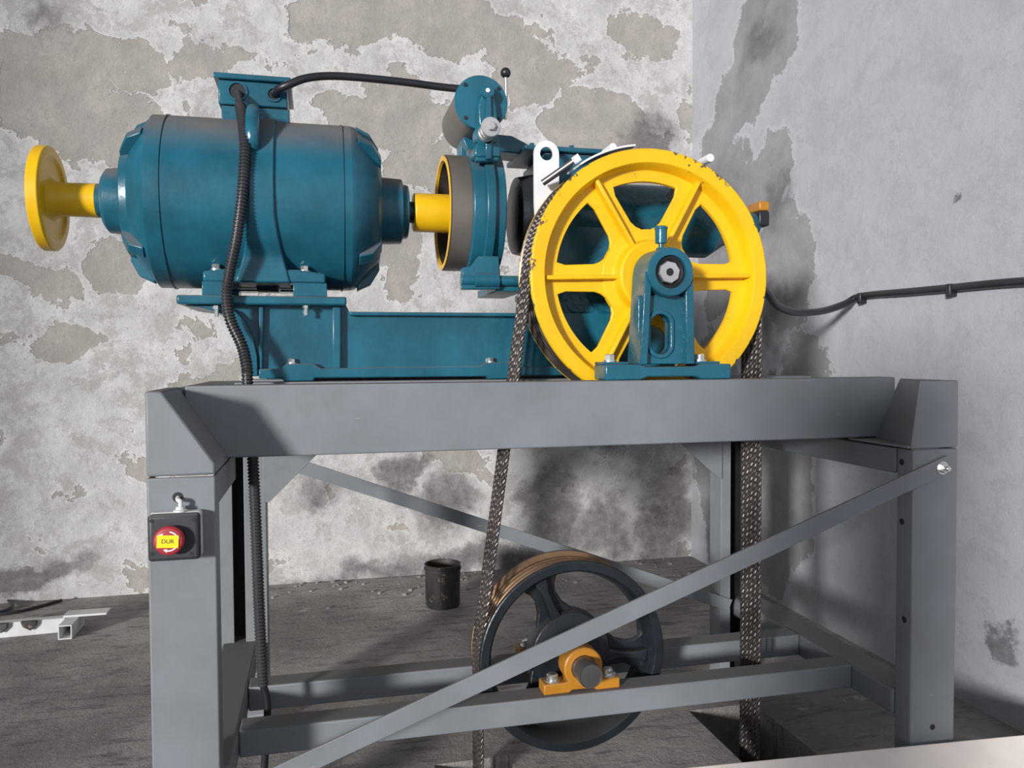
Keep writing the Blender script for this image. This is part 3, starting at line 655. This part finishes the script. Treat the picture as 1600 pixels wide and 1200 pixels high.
se = link('shaft_end', G().lathe([(YP + .10, .036), (YP + .004, .036), (YP + .001, .033)], 'Y', (ccx, ccz), 8, ph=.2), M['steel'], hs)
link('shaft_centre_hole', G().lathe([(YP + .0015, .012), (YP - .0002, .012)], 'Y', (ccx, ccz), 20), M['slot'], se)
link('shaft', G().lathe([(YP + .09, .045), (YS + .05, .045)], 'Y', (CX, CZ), 40), M['steeld'], pd)
xg = at(1036, 365, YP + .03).x; zg0, zg1 = at(1036, 384, YP).z, at(1036, 351, YP).z
gc = link('grease_cup', G().lathe([(ccz + rh - .008, .020), (ccz + rh + .004, .014), (zg0, .008), (zg0 + .012, .008), (zg0 + .014, .0185), (zg1 - .008, .0195), (zg1 - .006, .0215), (zg1, .021), (zg1 + .003, .016)], 'Z', (xg, YP + .045), 24), M['teal_gloss'], pd)
for x in (961, 1104): hexbolt('bolt', (PX(x), YP + .05, PZ(565)), .0165, .024, 'Z', pd)

# ------------------------------------------------------------ deflector sheave under the machine
DX, DZ, RDf = .786, .414, .312; YQ = 2.432
df = thing('deflector_sheave', 'black three spoked rope wheel with rusty grooves hung low inside the frame', 'sheave', (DX, 2.5, DZ - RDf))
dc = (DX, DZ)
rm = link('rim', G().lathe([(YQ, RDf - .003), (YQ - .002, RDf - .006), (YQ - .002, RDf - .03), (YQ + .004, RDf - .036), (YQ + .06, RDf - .05), (YQ + .09, RDf - .05), (YQ + .15, RDf - .035), (YQ + .15, RDf), (YQ + .144, RDf), (YQ + .14, RDf - .02), (YQ + .012, RDf - .02), (YQ + .008, RDf)], 'Y', dc, 96, closed=True), M['castdark'], df)
prof = [(YQ + .0085, RDf - .001)]
for y in RY:
    for a in range(-80, 81, 20): prof.append((y + .0085 * math.sin(R(a)), RDf - .013 - .0085 * math.cos(R(a))))
prof += [(YQ + .1435, RDf - .001), (YQ + .1435, RDf - .024), (YQ + .0085, RDf - .024)]
gg = link('groove_band', G().lathe(prof, 'Y', dc, 96, closed=True), M['castgroove'], rm); gg['label'] = 'rust brown rope grooves'
link('hub', G().lathe([(YQ + .02, .085), (YQ + .02, .10), (YQ + .03, .132), (YQ + .045, .136), (YQ + .10, .136), (YQ + .13, .09), (YQ + .13, .03)], 'Y', dc, 64), M['castdark'], df, .003)
link('bearing_cover', G().lathe([(YQ - .004, .03), (YQ - .004, .06), (YQ + .022, .064)], 'Y', dc, 40), M['slot'], df)
for a0 in (113, -7, 233):
    a = R(a0); ca, sa = math.cos(a), math.sin(a)
    def pol(r, w): return (DX + r * ca - w * sa, DZ + r * sa + w * ca)
    hf = [(.10, .075), (.135, .06), (.16, .045), (.20, .038), (.225, .044), (.245, .06), (.264, .10)]
    s_ = link('spoke', G().prism([pol(r, w) for r, w in hf] + [pol(r, -w) for r, w in hf[::-1]], YQ + .062, YQ + .085), M['castdark'], df, .006)
    hf = [(.12, .022), (.16, .013), (.22, .012), (.268, .024)]
    link('spoke_rib', G().prism([pol(r, w) for r, w in hf] + [pol(r, -w) for r, w in hf[::-1]], YQ + .03, YQ + .064), M['castdark'], s_, .006)
link('shaft', G().lathe([(2.272, .033), (2.268, .036), (2.268, .0362), (2.272, .038), (2.80, .038)], 'Y', dc, 40), M['steeld'], df)

def pillow(y0, label):
    t = thing('pillow_block_bearing', label, 'bearing', (DX, y0 + .04, ZL), 'pillow block bearings of the black wheel')
    z0 = ZL + .001
    link('base', G().prism([(DX - .128, z0), (DX - .045, z0), (DX - .035, z0 + .008), (DX + .035, z0 + .008), (DX + .045, z0), (DX + .122, z0), (DX + .122, z0 + .034), (DX + .055, z0 + .034), (DX + .03, z0 + .05), (DX - .03, z0 + .05), (DX - .055, z0 + .034), (DX - .128, z0 + .034)], y0, y0 + .062), M['orange'], t, .005)
    link('housing', G().lathe([(y0 - .004, .0395), (y0 - .004, .058), (y0, .063), (y0 + .06, .063), (y0 + .066, .058), (y0 + .066, .0395)], 'Y', dc, 48, closed=True), M['orange'], t, .001)
    for s in (-.092, .09):
        b_ = link('bolt', G().lathe([(z0 + .034, .026), (z0 + .039, .026), (z0 + .039, .018), (z0 + .052, .018), (z0 + .056, .014)], 'Z', (DX + s, y0 + .03), 24), M['steel'], t)
pillow(2.342, 'orange pillow block bearing on the near lower beam, shaft end showing')
pillow(2.648, 'orange pillow block bearing on the far lower beam, mostly hidden behind black wheel')

# ------------------------------------------------------------ ropes
rc = RG + .0035; rd = RDf - .0085
d_ = Vector((DX - CX, DZ - CZ)); D = d_.length; base = math.atan2(d_.y, d_.x)
al_ = math.acos((rc - rd) / D)                                  # outer tangent on the left side
ta = base - al_
names = ['frontmost', 'second from front', 'middle', 'second from back', 'rearmost']
for k, y in enumerate(RY):
    pts = [(CX + rc, y, z / 100) for z in range(-110, int(CZ * 100), 1)]
    e = ta % (2 * math.pi)
    n = 170
    pts += [(CX + rc * math.cos(e * i / n), y, CZ + rc * math.sin(e * i / n)) for i in range(n + 1)]
    p1 = pts[-1]; p2 = (DX + rd * math.cos(e), DZ + rd * math.sin(e)); L = math.hypot(p2[0] - p1[0], p2[1] - p1[2]); kk = int(L / .011)
    pts += [(p1[0] + (p2[0] - p1[0]) * i / kk, y, p1[2] + (p2[1] - p1[2]) * i / kk) for i in range(1, kk)]
    pts += [(DX + rd * math.cos(e + (math.pi - e) * i / 8), y, DZ + rd * math.sin(e + (math.pi - e) * i / 8)) for i in range(9)]
    pts += [(DX - rd, y, DZ - .01 * i) for i in range(1, 150)]
    o = link('hoisting_rope', G().tube(pts, RR, 18, 6, 62, .16, ph=.37 * k * k), M['rope'])
    tag(o, 'greased steel wire rope over the yellow wheel, %s of the five' % names[k], 'rope', 'hoisting ropes')

# ------------------------------------------------------------ cables
def corr(path, r):
    P = spline(path, .0026); return G().tube(P, [r * .74 if i < 46 else r * (1.06 if (i // 2) % 2 else .86) for i in range(len(P))], 14)
g0 = GL[0]
cpath = [(g0.x + .002, YT + .01, g0.z - .006), (g0.x + .004, YT - .04, g0.z - .022), at(376, 168, 2.60), at(381, 200, 2.555), at(383, 240, 2.525), at(379, 300, 2.505), at(370, 370, 2.51), at(358, 430, 2.53), at(354, 462, 2.545), at(360, 500, 2.55), at(378, 540, 2.535), at(386, 575, 2.51), at(387, 600, 2.50), at(394, 700, 2.50), at(399, 800, 2.50), at(405, 950, 2.50), at(411, 1070, 2.50)]
o = link('corrugated_conduit', corr(cpath, .0165), M['conduit']); tag(o, 'black corrugated conduit running from terminal box down past the motor', 'conduit')
e_ = at(411, 1070, 2.50)
o = link('inner_cable', G().tube(spline([(e_.x, e_.y, e_.z), (e_.x + .012, e_.y, e_.z - .06), (e_.x + .004, e_.y, e_.z - .2), (e_.x - .01, e_.y + .01, .006)], .02), .011, 12), M['black'], o)
g1 = GL[1]
o = link('brake_cable', G().tube(spline([(g1.x, YT + .012, g1.z), (g1.x + .012, YT - .03, g1.z + .006), at(448, 134, 2.64), at(480, 122, 2.64), at(530, 119, 2.66), at(620, 127, 2.69), at(690, 136, 2.70), at(722, 139, 2.70)], .015), .0125, 14), M['black'])
tag(o, 'smooth black cable arching from terminal box to the brake magnet', 'cable')
wc = spline([onX(1150, 425, 1.52), onX(1195, 455, 1.72), onX(1215, 478, 1.87), onX(1245, 488, 2.05), onX(1285, 486, 2.25), onX(1320, 475, 2.40), onX(1345, 463, XW - .018), onX(1420, 456, XW - .018), onX(1487, 450, XW - .018), onX(1600, 440, XW - .018), onX(1900, 425, XW - .018)], .02)
o = link('wall_cable', G().tube(wc, .0165, 12), M['black']); tag(o, 'black cable sagging from the machine to the right wall', 'cable')
for (x, y) in ((1347, 464), (1487, 451)):
    p = onX(x, y, XW - .018); link('clip', G().box(XW - .038, XW - .0005, p.y - .012, p.y + .012, p.z - .032, p.z + .019), M['black'], o, .004)

# ------------------------------------------------------------ emergency stop
YE = Y0 - .062
e0, e1 = at(230, 840, YE), at(312, 840, YE); ez0, ez1 = at(270, 877, YE).z, at(270, 804, YE).z
es = thing('emergency_stop_box', 'dark plastic switch box with red mushroom button on left post', 'switch', ((e0.x + e1.x) / 2, Y0, ez0))
link('base', G().box(e0.x, e1.x, YE + .028, Y0 - .001, ez0, ez1), M['whitesteel'], es, .006)
link('cover', G().box(e0.x, e1.x, YE, YE + .027, ez0, ez1), M['box'], es, .009, seg=3)
for (x, y) in ((237, 814), (303, 812), (238, 866), (300, 865)):
    p = at(x, y, YE); link('screw_recess', G().lathe([(YE - .0006, .0048), (YE + .002, .0048)], 'Y', (p.x, p.z), 16), M['slot'], es)
cb = at(263, 846, YE - .03); rbn = .034
link('button_stem', G().lathe([(YE + .001, .02), (YE - .016, .02)], 'Y', (cb.x, cb.z), 32), M['slot'], es)
bt = link('mushroom_button', G().lathe([(YE - .012, rbn - .006), (YE - .015, rbn), (YE - .024, rbn), (YE - .029, rbn - .004), (YE - .031, rbn - .012)], 'Y', (cb.x, cb.z), 48), M['red'], es); bt['label'] = 'red mushroom button'
YK = YE - .0312
for a0 in (60, 180, 300):
    g = G().arcY(cb.x, cb.z, YK - .0006, YK, .0205, .0235, a0 - 38, a0 + 22, 12)
    t0 = R(a0 - 38); t1 = R(a0 - 62)
    g.prism([(cb.x + .0175 * math.cos(t0), cb.z + .0175 * math.sin(t0)), (cb.x + .0265 * math.cos(t0), cb.z + .0265 * math.sin(t0)), (cb.x + .022 * math.cos(t1), cb.z + .022 * math.sin(t1))], YK - .0006, YK)
    link('turn_arrow', g, M['white'], bt)
sx_, sz_ = .0235, .0145; rot = R(-3)
def rq(x, z): return (cb.x - .001 + x * math.cos(rot) - z * math.sin(rot), cb.z + x * math.sin(rot) + z * math.cos(rot))
link('sticker', G().prism([rq(-sx_, -sz_), rq(sx_, -sz_), rq(sx_, sz_), rq(-sx_, sz_)], YK - .0016, YK - .0007), M['sticker'], bt)
fc = bpy.data.curves.new('lettering', 'FONT'); fc.body = 'DUR'; fc.size = .0135; fc.align_x = 'CENTER'; fc.align_y = 'CENTER'; fc.extrude = .0002
tmp = bpy.data.objects.new('tmp', fc); col.objects.link(tmp)
me = bpy.data.meshes.new_from_object(tmp.evaluated_get(bpy.context.evaluated_depsgraph_get())); bpy.data.objects.remove(tmp)
me.materials.clear(); me.materials.append(M['ink']); me.name = 'lettering'
lt = bpy.data.objects.new('lettering', me); col.objects.link(lt); lt.parent = bt
pw = parent_world(bt); lt.location = (cb.x - .001 - pw.x, YK - .0019 - pw.y, cb.z - pw.z); lt.rotation_euler = (R(90), R(3), 0)
xg_ = at(281, 795, YE + .03).x
link('gland', G().lathe([(ez1, .016), (ez1 + .004, .016), (ez1 + .005, .011), (ez1 + .012, .010)], 'Z', (xg_, YE + .038), 20), M['whitesteel'], es)
link('cable', G().tube(spline([(xg_, YE + .038, ez1 + .008), (xg_ + .001, YE + .036, ez1 + .024), (hole.x + .002, Y0 - .014, hole.z - .004), (hole.x, Y0 + .004, hole.z)], .004), .0052, 10), M['whitesteel'], es)

# ------------------------------------------------------------ things on the floor
pc = onZ(692, 946, 0)
kz = (at(692, 880, pc.y).z)
can = thing('metal_can', 'sooty open metal can standing on floor near the back wall', 'can', (pc.x, pc.y, 0))
rc_ = .095
g = G().lathe([(.004, rc_ * .98), (.012, rc_), (kz * .5, rc_ * 1.02), (kz - .012, rc_ * 1.04), (kz, rc_ * 1.07), (kz, rc_ * .98), (.02, rc_ * .93)], 'Z', (pc.x, pc.y), 40)
link('shell', g, M['can'], can)
link('rim_band', G().lathe([(kz - .03, rc_ * 1.02), (kz - .03, rc_ * 1.09), (kz - .022, rc_ * 1.09), (kz - .022, rc_ * 1.02)], 'Z', (pc.x, pc.y), 40, closed=True), M['can'], can)

wb0 = onZ(-60, 1003, 0); wb1 = onZ(102, 988, 0)
wk = thing('welded_bar', 'white painted steel bar with square tube stub lying on floor at left', 'steel bar', ((wb0.x + wb1.x) / 2, wb1.y, 0))
g = G().loft([[(wb0.x, wb0.y, .0), (wb0.x, wb0.y + .05, .0), (wb0.x, wb0.y + .05, .075), (wb0.x, wb0.y, .075)], [(wb1.x, wb1.y, .0), (wb1.x, wb1.y + .05, .0), (wb1.x, wb1.y + .05, .075), (wb1.x, wb1.y, .075)]])
link('bar', g, M['whitesteel'], wk, .004)
x0_, x1_, ya, yb_ = wb1.x + .001, wb1.x + .064, wb1.y - .12, wb1.y + .1
g = G(); hl_ = [(x0_ + .006, .007), (x1_ - .006, .007), (x1_ - .006, .066), (x0_ + .006, .066)]; ol_ = [(x0_, .001), (x1_, .001), (x1_, .072), (x0_, .072)]
g.loft([[(p[0], ya, p[1]) for p in ol_], [(p[0], ya, p[1]) for p in hl_], [(p[0], yb_, p[1]) for p in hl_], [(p[0], yb_, p[1]) for p in ol_]], closed=True)
link('square_tube', g, M['whitesteel'], wk, .002)
link('tube_shade_plate', G().box(x0_ + .007, x1_ - .007, yb_ - .06, yb_ - .05, .008, .065), M['slot'], wk)  # dark plate in place of the shade inside the tube
link('flat_plate', G().box(x0_ - .01, x1_ + .13, wb1.y + .0, wb1.y + .09, .0735, .085), M['whitesteel'], wk, .003)
for u in (.34, .62): 
    q0 = wb1.lerp(wb0, u * 1.0); link('lug', G().prism([(q0.x - .04, .078), (q0.x + .035, .078), (q0.x + .03, .055), (q0.x + .005, .03), (q0.x - .03, .05)], q0.y - .02, q0.y - .002), M['can'], wk, .003)
w = [onZ(x, y, .012) for x, y in ((-40, 962), (15, 958), (60, 948), (96, 938))]
tag(link('loose_wire', G().tube(spline(w, .03), .009, 8), M['black']), 'straight black wire lying on floor behind the white bar', 'wire')
w = [onZ(x, y, .012) for x, y in ((-40, 930), (0, 934), (20, 944), (5, 955), (-30, 958))]
tag(link('loose_wire', G().tube(spline(w, .03), .008, 8), M['black']), 'curled black wire on floor at far left edge', 'wire')
# crumbs of plaster along the foot of the back wall
rub = G()
for i in range(110):
    x = random.uniform(-.95, 2.3); y = YW - abs(random.gauss(0, .22)) - .02; s = random.uniform(.005, .018)
    if (x - pc.x) ** 2 + (y - pc.y) ** 2 < .05: continue
    a = random.uniform(0, 6.3); L = []
    for zz, k in ((0, 1), (.55, .8), (.8, .35)):
        L.append([(x + s * k * random.uniform(.8, 1.3) * math.cos(a + t), y + s * k * random.uniform(.7, 1.2) * math.sin(a + t), zz * s * .8) for t in (0, 1.3, 2.5, 3.8, 5.1)])
    rub.loft(L)
o = link('plaster_rubble', rub, M['floor'], smooth=False); o['label'] = 'crumbs of fallen plaster along the foot of back wall'; o['category'] = 'rubble'; o['kind'] = 'stuff'

# ------------------------------------------------------------ board leaning on the right post
YO = 2.04
a, b = at(1040, 1203, YO), at(1640, 1144.5, YO)
dn_ = Vector((0, -.30, 0)); up_ = Vector((0, .022, .014))
L = []
for p in (a, b):
    f0 = Vector((p.x, YO - .30, .002)); L.append([f0, p - up_ * .0, p + Vector((0, .014, -.008)), f0 + Vector((0, .016, 0))])
tag(link('leaning_board', G().loft(L), M['ply'], bevel=.002), 'pale pinkish board leaning against the right post at bottom right', 'board')
